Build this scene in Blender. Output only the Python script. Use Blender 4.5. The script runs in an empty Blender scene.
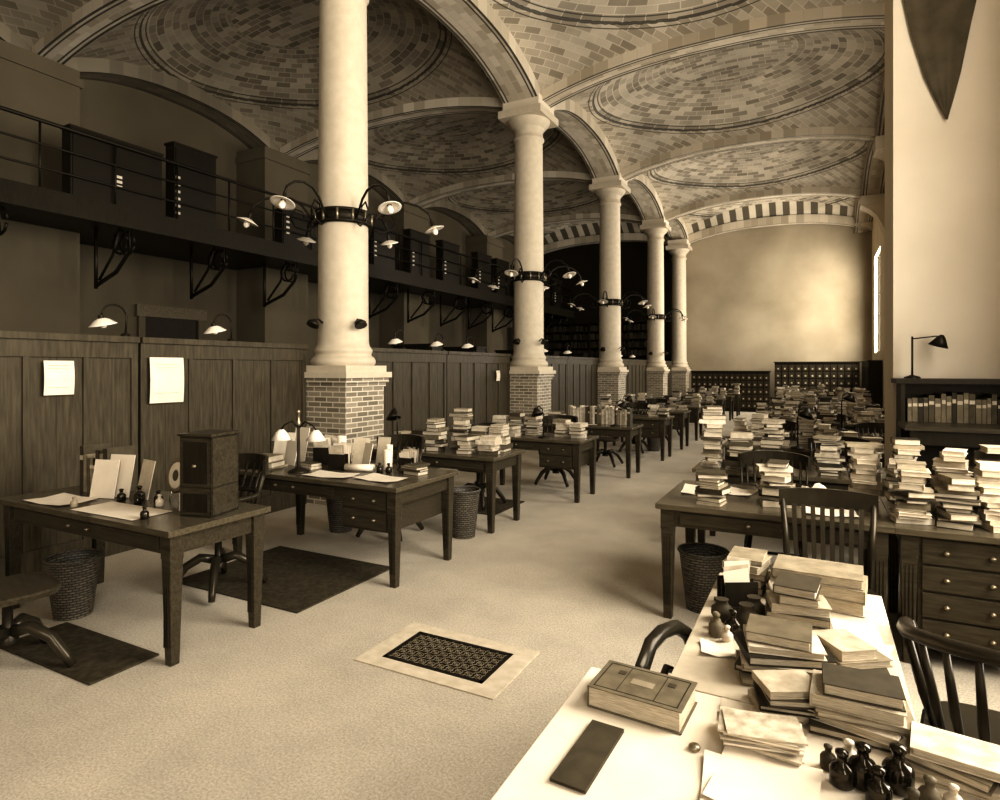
import bpy, math, random
from mathutils import Vector, Matrix
R=random.Random(11)
scene=bpy.context.scene
col=scene.collection
# ---------------------------------------------------------------- materials
def sp(a):
    return (a, a*(.775+.13*a), a*(.43+.33*a), 1)
def newmat(name):
    m=bpy.data.materials.new(name); m.use_nodes=True
    nt=m.node_tree; b=nt.nodes['Principled BSDF']
    return m,nt,b
def N(nt,t,**k):
    n=nt.nodes.new(t)
    for a,v in k.items(): setattr(n,a,v)
    return n
def L(nt,a,b): nt.links.new(a,b)
def mth(nt,op,a,b=None,c=None):
    n=N(nt,'ShaderNodeMath',operation=op)
    for i,x in enumerate((a,b,c)):
        if x is None: continue
        if isinstance(x,(int,float)): n.inputs[i].default_value=x
        else: L(nt,x,n.inputs[i])
    return n.outputs[0]
def mix(nt,f,a,b):
    n=N(nt,'ShaderNodeMix',data_type='RGBA')
    if isinstance(f,(int,float)): n.inputs[0].default_value=f
    else: L(nt,f,n.inputs[0])
    for i,x in ((6,a),(7,b)):
        if isinstance(x,tuple): n.inputs[i].default_value=x
        else: L(nt,x,n.inputs[i])
    return n.outputs[2]
def plain(name,a,rough=.7,metal=0,noise=.15,scale=6,stretch=(1,1,1),bump=0,spec=.5):
    m,nt,b=newmat(name)
    tc=N(nt,'ShaderNodeTexCoord'); mp=N(nt,'ShaderNodeMapping'); mp.inputs['Scale'].default_value=stretch
    L(nt,tc.outputs['Object'],mp.inputs[0])
    nz=N(nt,'ShaderNodeTexNoise'); nz.inputs['Scale'].default_value=scale; nz.inputs['Detail'].default_value=6
    L(nt,mp.outputs[0],nz.inputs['Vector'])
    rp=N(nt,'ShaderNodeValToRGB')
    rp.color_ramp.elements[0].position=.3; rp.color_ramp.elements[1].position=.7
    rp.color_ramp.elements[0].color=sp(a*(1-noise)); rp.color_ramp.elements[1].color=sp(min(.92,a*(1+noise)))
    L(nt,nz.outputs[0],rp.inputs[0]); L(nt,rp.outputs[0],b.inputs['Base Color'])
    b.inputs['Roughness'].default_value=rough; b.inputs['Metallic'].default_value=metal
    b.inputs['Specular IOR Level'].default_value=spec
    b.inputs['Specular Tint'].default_value=(1,.82,.58,1)
    if bump:
        bp=N(nt,'ShaderNodeBump'); bp.inputs['Strength'].default_value=bump; bp.inputs['Distance'].default_value=.01
        L(nt,nz.outputs[0],bp.inputs['Height']); L(nt,bp.outputs[0],b.inputs['Normal'])
    return m
M={}
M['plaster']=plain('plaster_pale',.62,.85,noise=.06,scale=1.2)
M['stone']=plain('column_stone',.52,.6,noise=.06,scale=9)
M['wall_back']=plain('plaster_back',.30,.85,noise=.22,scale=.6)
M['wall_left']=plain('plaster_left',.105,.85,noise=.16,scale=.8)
M['shaded_wall']=plain('shaded_wall',.015,.8,noise=.2,scale=1,spec=.1)  # aisle shadow painted into the back wall's base colour
M['wood']=plain('desk_wood',.040,.32,noise=.4,scale=7,stretch=(1,9,9),spec=.3)
M['woodtop']=plain('desk_top',.075,.25,noise=.3,scale=6,stretch=(1,10,10),spec=.4)
M['panel']=plain('partition_wood',.055,.45,noise=.4,scale=5,stretch=(8,8,.8),spec=.25)
M['darkwood']=plain('dark_wood',.014,.45,noise=.3,scale=6,stretch=(6,6,1),spec=.2)
M['chair']=plain('chair_wood',.022,.28,noise=.3,scale=8,spec=.35)
M['iron']=plain('black_iron',.010,.4,metal=.0,noise=.1,spec=.25)
M['glass']=plain('milk_glass',.8,.25,noise=.02)
M['paper']=plain('paper',.68,.8,noise=.05,scale=9)
M['paper2']=plain('aged_paper',.50,.85,noise=.12,scale=15)
M['pages']=plain('book_pages',.44,.85,noise=.35,scale=30,stretch=(1,1,30))
M['mat']=plain('floor_mat',.05,.9,noise=.35,scale=25,spec=.1)
M['ink']=plain('ink_bottle_glass',.008,.12,noise=.1)
M['brass']=plain('brass',.3,.35,metal=.8,noise=.1)
M['porc']=plain('porcelain',.65,.2,noise=.02)
M['shadow_tone']=plain('painted_shadow',.085,.9,noise=.2,spec=.1)  # shadow colour for the sheet on the right pier
M['gray']=plain('cast_iron_lattice',.16,.5,metal=.2,noise=.2)
for i,a in enumerate((.02,.06,.14,.26,.42,.58)):
    M['bk%d'%i]=plain('book_cloth_%d'%i,a,.6,noise=.25,scale=20,spec=.3)
def floor_mat():
    m,nt,b=newmat('cork_floor')
    tc=N(nt,'ShaderNodeTexCoord')
    n1=N(nt,'ShaderNodeTexNoise'); n1.inputs['Scale'].default_value=85; n1.inputs['Detail'].default_value=8; n1.inputs['Roughness'].default_value=.9
    n2=N(nt,'ShaderNodeTexNoise'); n2.inputs['Scale'].default_value=1.6; n2.inputs['Detail'].default_value=7; n2.inputs['Roughness'].default_value=.65
    L(nt,tc.outputs['Object'],n1.inputs['Vector']);L(nt,tc.outputs['Object'],n2.inputs['Vector'])
    r1=N(nt,'ShaderNodeValToRGB'); r1.color_ramp.elements[0].position=.38; r1.color_ramp.elements[1].position=.6
    r1.color_ramp.elements[0].color=sp(.30); r1.color_ramp.elements[1].color=sp(.64)
    L(nt,n1.outputs[0],r1.inputs[0])
    r2=N(nt,'ShaderNodeValToRGB'); r2.color_ramp.elements[0].position=.3; r2.color_ramp.elements[1].position=.7
    r2.color_ramp.elements[0].color=(.76,.76,.76,1); r2.color_ramp.elements[1].color=(1,1,1,1)
    L(nt,n2.outputs[0],r2.inputs[0])
    mx=N(nt,'ShaderNodeMix',data_type='RGBA',blend_type='MULTIPLY'); mx.inputs[0].default_value=1
    L(nt,r1.outputs[0],mx.inputs[6]);L(nt,r2.outputs[0],mx.inputs[7])
    L(nt,mx.outputs[2],b.inputs['Base Color']); b.inputs['Roughness'].default_value=.75
    bp=N(nt,'ShaderNodeBump'); bp.inputs['Strength'].default_value=.2; bp.inputs['Distance'].default_value=.01
    L(nt,n1.outputs[0],bp.inputs['Height']);L(nt,bp.outputs[0],b.inputs['Normal'])
    return m
M['floor']=floor_mat()
def brick(nt,vec,c1,c2,mo,w,h,ms=.012,bias=0):
    t=N(nt,'ShaderNodeTexBrick'); t.inputs['Scale'].default_value=1
    t.inputs['Color1'].default_value=c1;t.inputs['Color2'].default_value=c2;t.inputs['Mortar'].default_value=mo
    t.inputs['Brick Width'].default_value=w;t.inputs['Row Height'].default_value=h;t.inputs['Mortar Size'].default_value=ms
    t.inputs['Bias'].default_value=bias; t.inputs['Mortar Smooth'].default_value=.2
    L(nt,vec,t.inputs['Vector']); return t
def brick_mat(name,c1,c2,mo,w,h,ms):
    m,nt,b=newmat(name)
    tc=N(nt,'ShaderNodeTexCoord'); s=N(nt,'ShaderNodeSeparateXYZ'); L(nt,tc.outputs['Object'],s.inputs[0])
    c=N(nt,'ShaderNodeCombineXYZ'); L(nt,mth(nt,'ADD',s.outputs[0],s.outputs[1]),c.inputs[0]); L(nt,s.outputs[2],c.inputs[1])
    t=brick(nt,c.outputs[0],sp(c1),sp(c2),sp(mo),w,h,ms); L(nt,t.outputs[0],b.inputs['Base Color'])
    b.inputs['Roughness'].default_value=.6
    bp=N(nt,'ShaderNodeBump',invert=True); bp.inputs['Strength'].default_value=.5; bp.inputs['Distance'].default_value=.01
    L(nt,t.outputs[1],bp.inputs['Height']);L(nt,bp.outputs[0],b.inputs['Normal'])
    return m
M['brick']=brick_mat('glazed_brick',.30,.15,.58,.2,.062,.008)
M['wicker']=brick_mat('wicker',.16,.08,.02,.05,.018,.005)
DA,DB=3.05,2.3
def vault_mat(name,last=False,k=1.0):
    m,nt,b=newmat(name)
    tc=N(nt,'ShaderNodeTexCoord'); s=N(nt,'ShaderNodeSeparateXYZ'); L(nt,tc.outputs['Object'],s.inputs[0])
    x,y=s.outputs[0],s.outputs[1]
    xa=mth(nt,'DIVIDE',x,DA); yb=mth(nt,'DIVIDE',y,DB)
    r=mth(nt,'SQRT',mth(nt,'ADD',mth(nt,'MULTIPLY',xa,xa),mth(nt,'MULTIPLY',yb,yb)))
    ang=mth(nt,'ARCTAN2',yb,xa)
    c1=N(nt,'ShaderNodeCombineXYZ'); L(nt,mth(nt,'MULTIPLY',ang,2.2),c1.inputs[0]); L(nt,mth(nt,'MULTIPLY',r,2.6),c1.inputs[1])
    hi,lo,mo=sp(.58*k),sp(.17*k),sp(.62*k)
    tA=brick(nt,c1.outputs[0],hi,lo,mo,.30,.13,.008,-.1)
    c2=N(nt,'ShaderNodeCombineXYZ'); L(nt,mth(nt,'MULTIPLY',mth(nt,'ADD',x,y),.7071),c2.inputs[0]); L(nt,mth(nt,'MULTIPLY',mth(nt,'SUBTRACT',y,x),.7071),c2.inputs[1])
    tB=brick(nt,c2.outputs[0],hi,sp(.26*k),mo,.30,.14,.009,-.1)
    c3=N(nt,'ShaderNodeCombineXYZ'); L(nt,x,c3.inputs[0]); L(nt,y,c3.inputs[1])
    tC=brick(nt,c3.outputs[0],hi,lo,mo,.28,.13,.008,-.1)
    ins=mth(nt,'LESS_THAN',r,1.0); core=mth(nt,'LESS_THAN',r,.42)
    col_=mix(nt,ins,tB.outputs[0],mix(nt,core,tA.outputs[0],tC.outputs[0]))
    def band(c,w):
        return mth(nt,'LESS_THAN',mth(nt,'ABSOLUTE',mth(nt,'SUBTRACT',r,c)),w)
    ln=mth(nt,'MAXIMUM',band(1.0,.008),mth(nt,'MAXIMUM',band(.965,.004),band(1.035,.004)))
    col_=mix(nt,mth(nt,'MULTIPLY',ln,.9),col_,sp(.05))
    if last:
        st=mth(nt,'GREATER_THAN',y,1.65)
        chk=mth(nt,'GREATER_THAN',mth(nt,'FRACT',mth(nt,'DIVIDE',x,.5)),.5)
        col_=mix(nt,st,col_,mix(nt,chk,sp(.10),sp(.55)))
    nz=N(nt,'ShaderNodeTexNoise'); nz.inputs['Scale'].default_value=.9; nz.inputs['Detail'].default_value=4
    L(nt,tc.outputs['Object'],nz.inputs['Vector'])
    rp=N(nt,'ShaderNodeValToRGB'); rp.color_ramp.elements[0].position=.3; rp.color_ramp.elements[1].position=.7
    rp.color_ramp.elements[0].color=(.70,.70,.70,1); rp.color_ramp.elements[1].color=(1,1,1,1); L(nt,nz.outputs[0],rp.inputs[0])
    mx=N(nt,'ShaderNodeMix',data_type='RGBA',blend_type='MULTIPLY'); mx.inputs[0].default_value=1
    L(nt,col_,mx.inputs[6]);L(nt,rp.outputs[0],mx.inputs[7]); L(nt,mx.outputs[2],b.inputs['Base Color'])
    b.inputs['Roughness'].default_value=.5
    return m
M['vault']=vault_mat('guastavino_tile'); M['vault_end']=vault_mat('guastavino_tile_end',True)
M['vault_aisle']=vault_mat('guastavino_tile_shaded',False,.72)  # same tile, darkened to paint in the shade of the left aisle
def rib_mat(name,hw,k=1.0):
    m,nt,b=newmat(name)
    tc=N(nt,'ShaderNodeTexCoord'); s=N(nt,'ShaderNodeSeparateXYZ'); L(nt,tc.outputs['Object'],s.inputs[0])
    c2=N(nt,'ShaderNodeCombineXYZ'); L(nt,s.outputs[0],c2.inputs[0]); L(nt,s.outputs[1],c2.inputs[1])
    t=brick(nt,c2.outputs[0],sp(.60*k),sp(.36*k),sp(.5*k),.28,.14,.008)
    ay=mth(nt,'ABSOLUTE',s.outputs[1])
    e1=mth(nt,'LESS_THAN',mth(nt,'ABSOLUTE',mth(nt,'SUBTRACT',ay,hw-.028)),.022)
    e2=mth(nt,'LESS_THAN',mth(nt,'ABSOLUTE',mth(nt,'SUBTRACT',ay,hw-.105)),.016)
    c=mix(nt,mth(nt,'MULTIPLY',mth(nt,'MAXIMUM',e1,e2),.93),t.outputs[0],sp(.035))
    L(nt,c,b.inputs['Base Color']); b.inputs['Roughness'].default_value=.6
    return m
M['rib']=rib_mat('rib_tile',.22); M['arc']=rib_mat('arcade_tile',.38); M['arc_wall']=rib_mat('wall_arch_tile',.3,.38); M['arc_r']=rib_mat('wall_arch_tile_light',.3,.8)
# ---------------------------------------------------------------- mesh builder
class B:
    def __init__(s): s.v=[];s.f=[];s.m=[];s.mats=[];s.sm=[];s.T=Matrix.Identity(4)
    def mi(s,k):
        if k not in s.mats: s.mats.append(k)
        return s.mats.index(k)
    def add(s,vs,fs,mat,smooth=False):
        o=len(s.v); s.v+= [tuple(s.T@Vector(p)) for p in vs]; i=s.mi(mat)
        for f in fs: s.f.append([o+j for j in f]); s.m.append(i); s.sm.append(smooth)
    def box(s,x0,y0,z0,x1,y1,z1,mat):
        vs=[(x0,y0,z0),(x1,y0,z0),(x1,y1,z0),(x0,y1,z0),(x0,y0,z1),(x1,y0,z1),(x1,y1,z1),(x0,y1,z1)]
        s.add(vs,[(0,3,2,1),(4,5,6,7),(0,1,5,4),(1,2,6,5),(2,3,7,6),(3,0,4,7)],mat)
    def rbox(s,cx,cy,cz,w,d,h,rot,mat):
        o=s.T; s.T=o@Matrix.Translation((cx,cy,cz))@Matrix.Rotation(rot,4,'Z'); s.box(-w/2,-d/2,0,w/2,d/2,h,mat); s.T=o
    def taper(s,cx,cy,z0,z1,a,b_,mat):
        vs=[(cx+i*a,cy+j*a,z0) for i,j in ((-1,-1),(1,-1),(1,1),(-1,1))]+[(cx+i*b_,cy+j*b_,z1) for i,j in ((-1,-1),(1,-1),(1,1),(-1,1))]
        s.add(vs,[(0,3,2,1),(4,5,6,7),(0,1,5,4),(1,2,6,5),(2,3,7,6),(3,0,4,7)],mat)
    def lathe(s,prof,mat,c=(0,0,0),n=32,cap=True,smooth=True):
        vs=[];fs=[]
        for r,z in prof:
            for i in range(n):
                a=2*math.pi*i/n; vs.append((c[0]+r*math.cos(a),c[1]+r*math.sin(a),c[2]+z))
        for k in range(len(prof)-1):
            for i in range(n):
                j=(i+1)%n; fs.append((k*n+i,k*n+j,(k+1)*n+j,(k+1)*n+i))
        s.add(vs,fs,mat,smooth)
        if cap:
            s.add(vs[:n],[tuple(range(n))[::-1]],mat); s.add(vs[-n:],[tuple(range(n))],mat)
    def tube(s,pts,r,mat,n=8):
        P=[Vector(p) for p in pts]; vs=[];fs=[]
        rr=r if isinstance(r,(list,tuple)) else [r]*len(P)
        for i,p in enumerate(P):
            t=(P[min(i+1,len(P)-1)]-P[max(i-1,0)]).normalized()
            up=Vector((0,0,1)) if abs(t.z)<.95 else Vector((1,0,0))
            a=t.cross(up).normalized(); b=a.cross(t)
            for k in range(n):
                w=2*math.pi*k/n; vs.append(tuple(p+(a*math.cos(w)+b*math.sin(w))*rr[i]))
        for i in range(len(P)-1):
            for k in range(n):
                j=(k+1)%n; fs.append((i*n+k,i*n+j,(i+1)*n+j,(i+1)*n+k))
        fs.append(tuple(range(n))[::-1]); fs.append(tuple(range((len(P)-1)*n,len(P)*n)))
        s.add(vs,fs,mat,True)
    def mesh(s,name):
        me=bpy.data.meshes.new(name); me.from_pydata(s.v,[],s.f)
        for k in s.mats: me.materials.append(M[k])
        me.polygons.foreach_set('material_index',s.m); me.polygons.foreach_set('use_smooth',s.sm); me.update(); return me
    def obj(s,name,loc=(0,0,0),rot=0,bevel=0):
        return place(s.mesh(name),name,loc,rot,bevel)
def place(me,name,loc=(0,0,0),rot=0,bevel=0,scale=(1,1,1)):
    o=bpy.data.objects.new(name,me); col.objects.link(o); o.location=loc; o.rotation_euler=(0,0,rot); o.scale=scale
    if bevel:
        md=o.modifiers.new('bevel','BEVEL'); md.width=bevel; md.segments=2; md.limit_method='ANGLE'
    return o
def simple(name,x0,y0,z0,x1,y1,z1,mat,bevel=0):
    b=B(); b.box(x0,y0,z0,x1,y1,z1,mat); return b.obj(name,bevel=bevel)
# ---------------------------------------------------------------- grid of the room
XL,XC,XR=-12.8,-5.3,1.83
YS=[-5.2,.35,5.9,11.45,17.0,22.55,27.3]
ZS=6.95
simple('floor',XL-.3,-5.5,-.1,XR+.4,27.6,0,'floor')
HX,HY=3.6,2.775; RX,RY=.55,.72
def prof(t): return 1-abs(t)**2.4
def zv(x,y):
    z=RX*prof(x/HX)+RY*prof(y/HY)
    r=math.hypot(x/DA,y/DB)
    if r<1: z+= .03+.30*(1-r*r)
    return z
def vault_mesh(mat):
    nx,ny=120,100; vs=[];fs=[]
    for j in range(ny+1):
        for i in range(nx+1):
            x=-HX+2*HX*i/nx; y=-HY+2*HY*j/ny; vs.append((x,y,zv(x,y)))
    for j in range(ny):
        for i in range(nx):
            a=j*(nx+1)+i; fs.append((a,a+nx+1,a+nx+2,a+1))
    b=B(); b.add(vs,fs,mat,True); return b.mesh('ceiling_vault')
vm=vault_mesh('vault'); vme=vault_mesh('vault_end'); vma=vault_mesh('vault_aisle')
for (xa,xb) in ((XL,XC),(XC,XR)):
    for k in range(6):
        y0,y1=YS[k],YS[k+1]
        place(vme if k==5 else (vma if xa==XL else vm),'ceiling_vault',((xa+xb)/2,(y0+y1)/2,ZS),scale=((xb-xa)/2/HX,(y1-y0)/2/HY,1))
simple('ceiling',XL-.3,-5.5,8.75,XR+.4,27.6,8.9,'plaster')
def rib_mesh(half,rise,hw,drop,mat):
    n=48; vs=[];fs=[]
    for i in range(n+1):
        x=-half+2*half*i/n; z=rise*prof(x/half)
        vs+= [(x,-hw,z+.25),(x,-hw,z-drop),(x,hw,z-drop),(x,hw,z+.25)]
    for i in range(n):
        for k in range(3):
            a=i*4+k; fs.append((a,a+1,a+5,a+4))
    b=B(); b.add(vs,fs,mat); return b.mesh('ceiling_rib')
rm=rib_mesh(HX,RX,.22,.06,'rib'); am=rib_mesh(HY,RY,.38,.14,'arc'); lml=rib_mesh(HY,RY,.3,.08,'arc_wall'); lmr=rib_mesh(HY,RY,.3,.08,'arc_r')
for (xa,xb) in ((XL,XC),(XC,XR)):
    for y in YS[1:-1]:
        place(rm,'ceiling_rib',((xa+xb)/2,y,ZS),scale=((xb-xa)/2/HX,1,1))
    place(rm,'ceiling_rib',((xa+xb)/2,YS[-1]-.23,ZS),scale=((xb-xa)/2/HX,1,1))
for k in range(6):
    y0,y1=YS[k],YS[k+1]
    place(am,'ceiling_arcade',(XC,(y0+y1)/2,ZS),rot=math.pi/2,scale=((y1-y0)/2/HY,1,1))
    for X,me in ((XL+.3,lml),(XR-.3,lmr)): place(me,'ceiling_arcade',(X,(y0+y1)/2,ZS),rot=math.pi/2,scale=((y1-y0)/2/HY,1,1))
for y in YS[1:-1]:
    b=B()
    prf=[(.0,5.9),(.08,6.15),(.2,6.4),(.38,6.6),(.6,6.75)]
    for (d0,z0),(d1,z1) in zip(prf[:-1],prf[1:]):
        vs=[(-d0,-.3,z0),(-d0,.3,z0),(-d1,.3,z1),(-d1,-.3,z1),(0,-.3,z0),(0,.3,z0),(0,.3,z1),(0,-.3,z1)]
        b.add(vs,[(0,1,2,3),(0,3,7,4),(1,5,6,2)],'plaster')
    b.box(-.64,-.34,6.75,0,.34,7.05,'plaster'); b.obj('ceiling_corbel',(XR,y,0))
# ---------------------------------------------------------------- walls
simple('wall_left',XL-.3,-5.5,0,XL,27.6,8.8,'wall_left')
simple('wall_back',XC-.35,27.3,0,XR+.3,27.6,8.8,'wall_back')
simple('wall_back_aisle',XL,27.3,0,XC-.35,27.6,8.8,'shaded_wall')
def wall_windows():
    b=B(); T=.3
    edges=[(YS[k]+YS[k+1])/2 for k in range(6)]
    prev=-5.5
    wins=[]
    for k,c in enumerate(edges):
        z0,z1=(1.1,6.2) if k<2 else (2.2,5.7)
        h=1.35 if k<2 else 1.2
        b.box(XR,prev,0,XR+T,c-h,8.8,'plaster'); b.box(XR,c-h,0,XR+T,c+h,z0,'plaster'); b.box(XR,c-h,z1,XR+T,c+h,8.8,'plaster'); prev=c+h
        wins.append((c,h,z0,z1))
    b.box(XR,prev,0,XR+T,27.6,8.8,'plaster'); b.obj('wall_right')
    for i,(c,h,z0,z1) in enumerate(wins):
        f=B(); x0=XR+.12; x1=XR+.18
        f.box(x0,c-h,z0,x1,c-h+.07,z1,'darkwood'); f.box(x0,c+h-.07,z0,x1,c+h,z1,'darkwood')
        f.box(x0,c-h,z0,x1,c+h,z0+.07,'darkwood'); f.box(x0,c-h,z1-.07,x1,c+h,z1,'darkwood')
        for t in (-.33,.33): f.box(x0,c+h*t-.02,z0,x1,c+h*t+.02,z1,'darkwood')
        nz=5
        for q in range(1,nz): 
            zz=z0+(z1-z0)*q/nz; f.box(x0,c-h,zz-.018,x1,c+h,zz+.018,'darkwood')
        f.obj('window_%d'%(i+1))
        li=bpy.data.lights.new('window_daylight','AREA'); li.shape='RECTANGLE'; li.size=2*h; li.size_y=z1-z0
        li.energy=[420,640,270,270,270,760][i]; li.color=(1,.985,.96)
        lo=bpy.data.objects.new('window_daylight',li); col.objects.link(lo); lo.location=(XR+.36,c,(z0+z1)/2); lo.rotation_euler=(math.pi/2,0,math.pi/2)
wall_windows()
b=B(); 
wx=[(-10.3,-7.6),(-3.4,-.2)]
prev=XL-.3
for (a,c) in wx:
    b.box(prev,-5.5,0,a,-5.2,8.8,'plaster'); b.box(a,-5.5,0,c,-5.2,1.1,'plaster'); b.box(a,-5.5,6.2,c,-5.2,8.8,'plaster'); prev=c
b.box(prev,-5.5,0,XR+.3,-5.2,8.8,'plaster'); b.obj('wall_front')
for i,(a,c) in enumerate(wx):
    f=B(); y0,y1=-5.4,-5.34
    for xx in (a,a+(c-a)/3,a+(c-a)*2/3,c-.06): f.box(xx,y0,1.1,xx+.06,y1,6.2,'darkwood')
    for q in range(6): f.box(a,y0,1.1+q*1.01,c,y1,1.14+q*1.01,'darkwood')
    f.obj('window_%d'%(7+i))
    li=bpy.data.lights.new('window_daylight','AREA'); li.shape='RECTANGLE'; li.size=c-a; li.size_y=5.1; li.energy=[60,1200][i]; li.color=(1,.985,.96)
    lo=bpy.data.objects.new('window_daylight',li); col.objects.link(lo); lo.location=((a+c)/2,-5.56,3.65)
    lo.rotation_euler=(math.pi/2,0,math.pi)
simple('wall_pier_right',.6,6.5,0,XR,7.3,8.0,'plaster')
for i,y in enumerate((5.9,11.45,17.0,22.55)):
    b=B(); b.box(XL,y-1.05,0,-11.8,y+.35,7.0,'wall_left'); b.box(XL,y-1.09,6.7,-11.76,y+.39,6.85,'wall_left'); b.obj('wall_pier_left')
# dark sheet added high on the right pier in place of a shadow
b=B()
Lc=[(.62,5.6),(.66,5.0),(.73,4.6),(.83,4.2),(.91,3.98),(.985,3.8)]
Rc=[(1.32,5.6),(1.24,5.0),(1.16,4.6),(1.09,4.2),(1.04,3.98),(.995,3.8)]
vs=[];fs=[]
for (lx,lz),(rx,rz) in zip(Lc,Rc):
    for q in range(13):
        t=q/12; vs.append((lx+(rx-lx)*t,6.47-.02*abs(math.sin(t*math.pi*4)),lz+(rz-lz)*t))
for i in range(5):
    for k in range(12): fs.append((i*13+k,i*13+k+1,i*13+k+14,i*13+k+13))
b.add(vs,fs,'shadow_tone',True); b.tube([(.61,6.46,5.6),(1.34,6.46,5.6)],.02,'iron'); b.obj('pier_shadow_sheet')  # shadow sheet, with an added rod along its top
# ---------------------------------------------------------------- columns
def column_mesh():
    b=B()
    b.box(-.39,-.39,0,.39,.39,.16,'brick'); b.box(-.355,-.355,.16,.355,.355,1.42,'brick')
    b.box(-.375,-.375,1.42,.375,.375,1.47,'brick'); b.box(-.40,-.40,1.47,.40,.40,1.53,'brick'); b.box(-.43,-.43,1.53,.43,.43,1.60,'stone')
    b.box(-.38,-.38,1.60,.38,.38,1.68,'stone')
    b.lathe([(.38,1.68),(.40,1.71),(.40,1.74),(.38,1.78),(.35,1.80),(.345,1.83),(.36,1.85),(.36,1.88),(.335,1.91),(.32,1.94),(.315,2.0),(.31,2.3),(.305,4),(.288,6.28),(.30,6.30),(.32,6.32),(.32,6.35),(.295,6.37),(.29,6.50),(.31,6.51),(.31,6.54),(.34,6.56),(.40,6.62),(.44,6.69),(.44,6.71)],'stone',n=48)
    b.box(-.47,-.47,6.71,.47,.47,6.86,'stone'); b.box(-.40,-.40,6.86,.40,.40,7.1,'plaster')
    return b.mesh('stone_column')
cm=column_mesh()
COLY=[.35,5.9,11.45,17.0,22.55]
for y in COLY: place(cm,'stone_column',(XC,y,0))
place(cm,'stone_column',(XC,26.82,0))
def cluster():
    b=B(); b.lathe([(.31,3.42),(.345,3.42),(.345,3.60),(.31,3.60)],'iron',n=40,cap=False)
    b.lathe([(.345,3.42),(.36,3.43),(.36,3.45),(.345,3.46)],'iron',n=40,cap=False); b.lathe([(.345,3.56),(.36,3.57),(.36,3.59),(.345,3.6)],'iron',n=40,cap=False)
    for i in range(12):
        a=2*math.pi*i/12; b.tube([(.35*math.cos(a),.35*math.sin(a),3.44),(.355*math.cos(a),.355*math.sin(a),3.58)],.018,'brass',6)
    for i in range(6):
        a=math.radians(30+60*i+8); ca,sa=math.cos(a),math.sin(a)
        def P(r,z): return (r*ca,r*sa,3.5+z)
        pts=[P(.34,-.02),P(.42,.06),P(.50,.17),P(.62,.25),P(.78,.27),P(.94,.23),P(1.07,.14),P(1.12,.03)]
        b.tube(pts,.015,'iron'); b.tube([P(.35,-.08),P(.45,-.14),P(.58,-.10),P(.64,.02),P(.58,.12),P(.49,.09),P(.48,.02),P(.53,-.01)],.011,'iron',6)
        o=b.T; b.T=Matrix.Translation(P(1.12,0))@Matrix.Rotation(a,4,'Z')@Matrix.Rotation(-.35,4,'Y')
        b.lathe([(.022,.05),(.026,.0),(.03,-.03)],'iron',n=12); b.lathe([(.03,-.02),(.06,-.03),(.10,-.05),(.135,-.065),(.13,-.07),(.09,-.055),(.03,-.035)],'glass',n=20,cap=False)
        b.lathe([(.012,-.03),(.035,-.07),(.037,-.11),(.015,-.135)],'glass',n=12); b.T=o
    for s_ in (-1,1):
        o=b.T; b.T=Matrix.Rotation(math.radians(-60+s_*38),4,'Z')
        b.tube([(.32,0,2.2),(.38,0,2.24),(.44,0,2.22)],.012,'iron'); b.T=b.T@Matrix.Translation((.45,0,2.19))@Matrix.Rotation(-.5,4,'Y')
        b.lathe([(.02,.05),(.03,.04),(.07,.0),(.075,-.04),(.07,-.04)],'iron',n=16); b.T=o
    return b.mesh('column_lamp_cluster')
cl=cluster()
for y in COLY: place(cl,'column_lamp_cluster',(XC,y,0))
# ---------------------------------------------------------------- partition
def partition(y0,y1):
    b=B(); X=-5.55; L_=y1-y0
    b.box(-.03,0,.0,.0,L_,1.9,'panel')
    b.box(-.05,0,0,.03,L_,.2,'panel'); b.box(-.06,0,1.88,.05,L_,1.935,'panel'); b.box(-.04,0,1.74,.022,L_,1.88,'panel')
    n=max(1,round(L_/.46))
    for i in range(n+1):
        w=.045 if 0<i<n else .06
        yy=min(max(L_*i/n,w/2),L_-w/2); b.box(-.04,yy-w/2,.2,.02,yy+w/2,1.75,'panel')
        if i<n:
            yn=L_*(i+.5)/n; b.box(-.002,yn-.002,.2,.001,yn+.002,1.74,'darkwood')
    b.obj('wood_partition',(X,y0,0),bevel=.004)
for k in range(5):
    a=COLY[k]+.40; c=(COLY[k+1] if k<4 else 26.82)-.40
    mid=3.44 if k==0 else (a+c)/2
    partition(a,mid-.012); partition(mid+.012,c)
partition(-5.1,-.1)
def notice(y0,y1,z0,z1):
    b=B(); vs=[];fs=[]
    for j in range(5):
        for i in range(2): vs.append((-5.515+ (.01+.012*math.sin(j*.8)),y0+(y1-y0)*i,z0+(z1-z0)*j/4))
    for j in range(4): fs.append((j*2,j*2+1,j*2+3,j*2+2))
    b.add(vs,fs,'paper'); 
    for j in range(9): 
        zz=z1-(z1-z0)*(.15+.08*j); b.box(-5.499,y0+(y1-y0)*.15,zz,-5.4965,y1-(y1-y0)*.15,zz+.003,'bk3')
    b.obj('pinned_notice')
notice(2.645,2.87,1.43,1.71); notice(3.52,3.86,1.32,1.75); notice(10.4,10.55,1.4,1.6)
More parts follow.
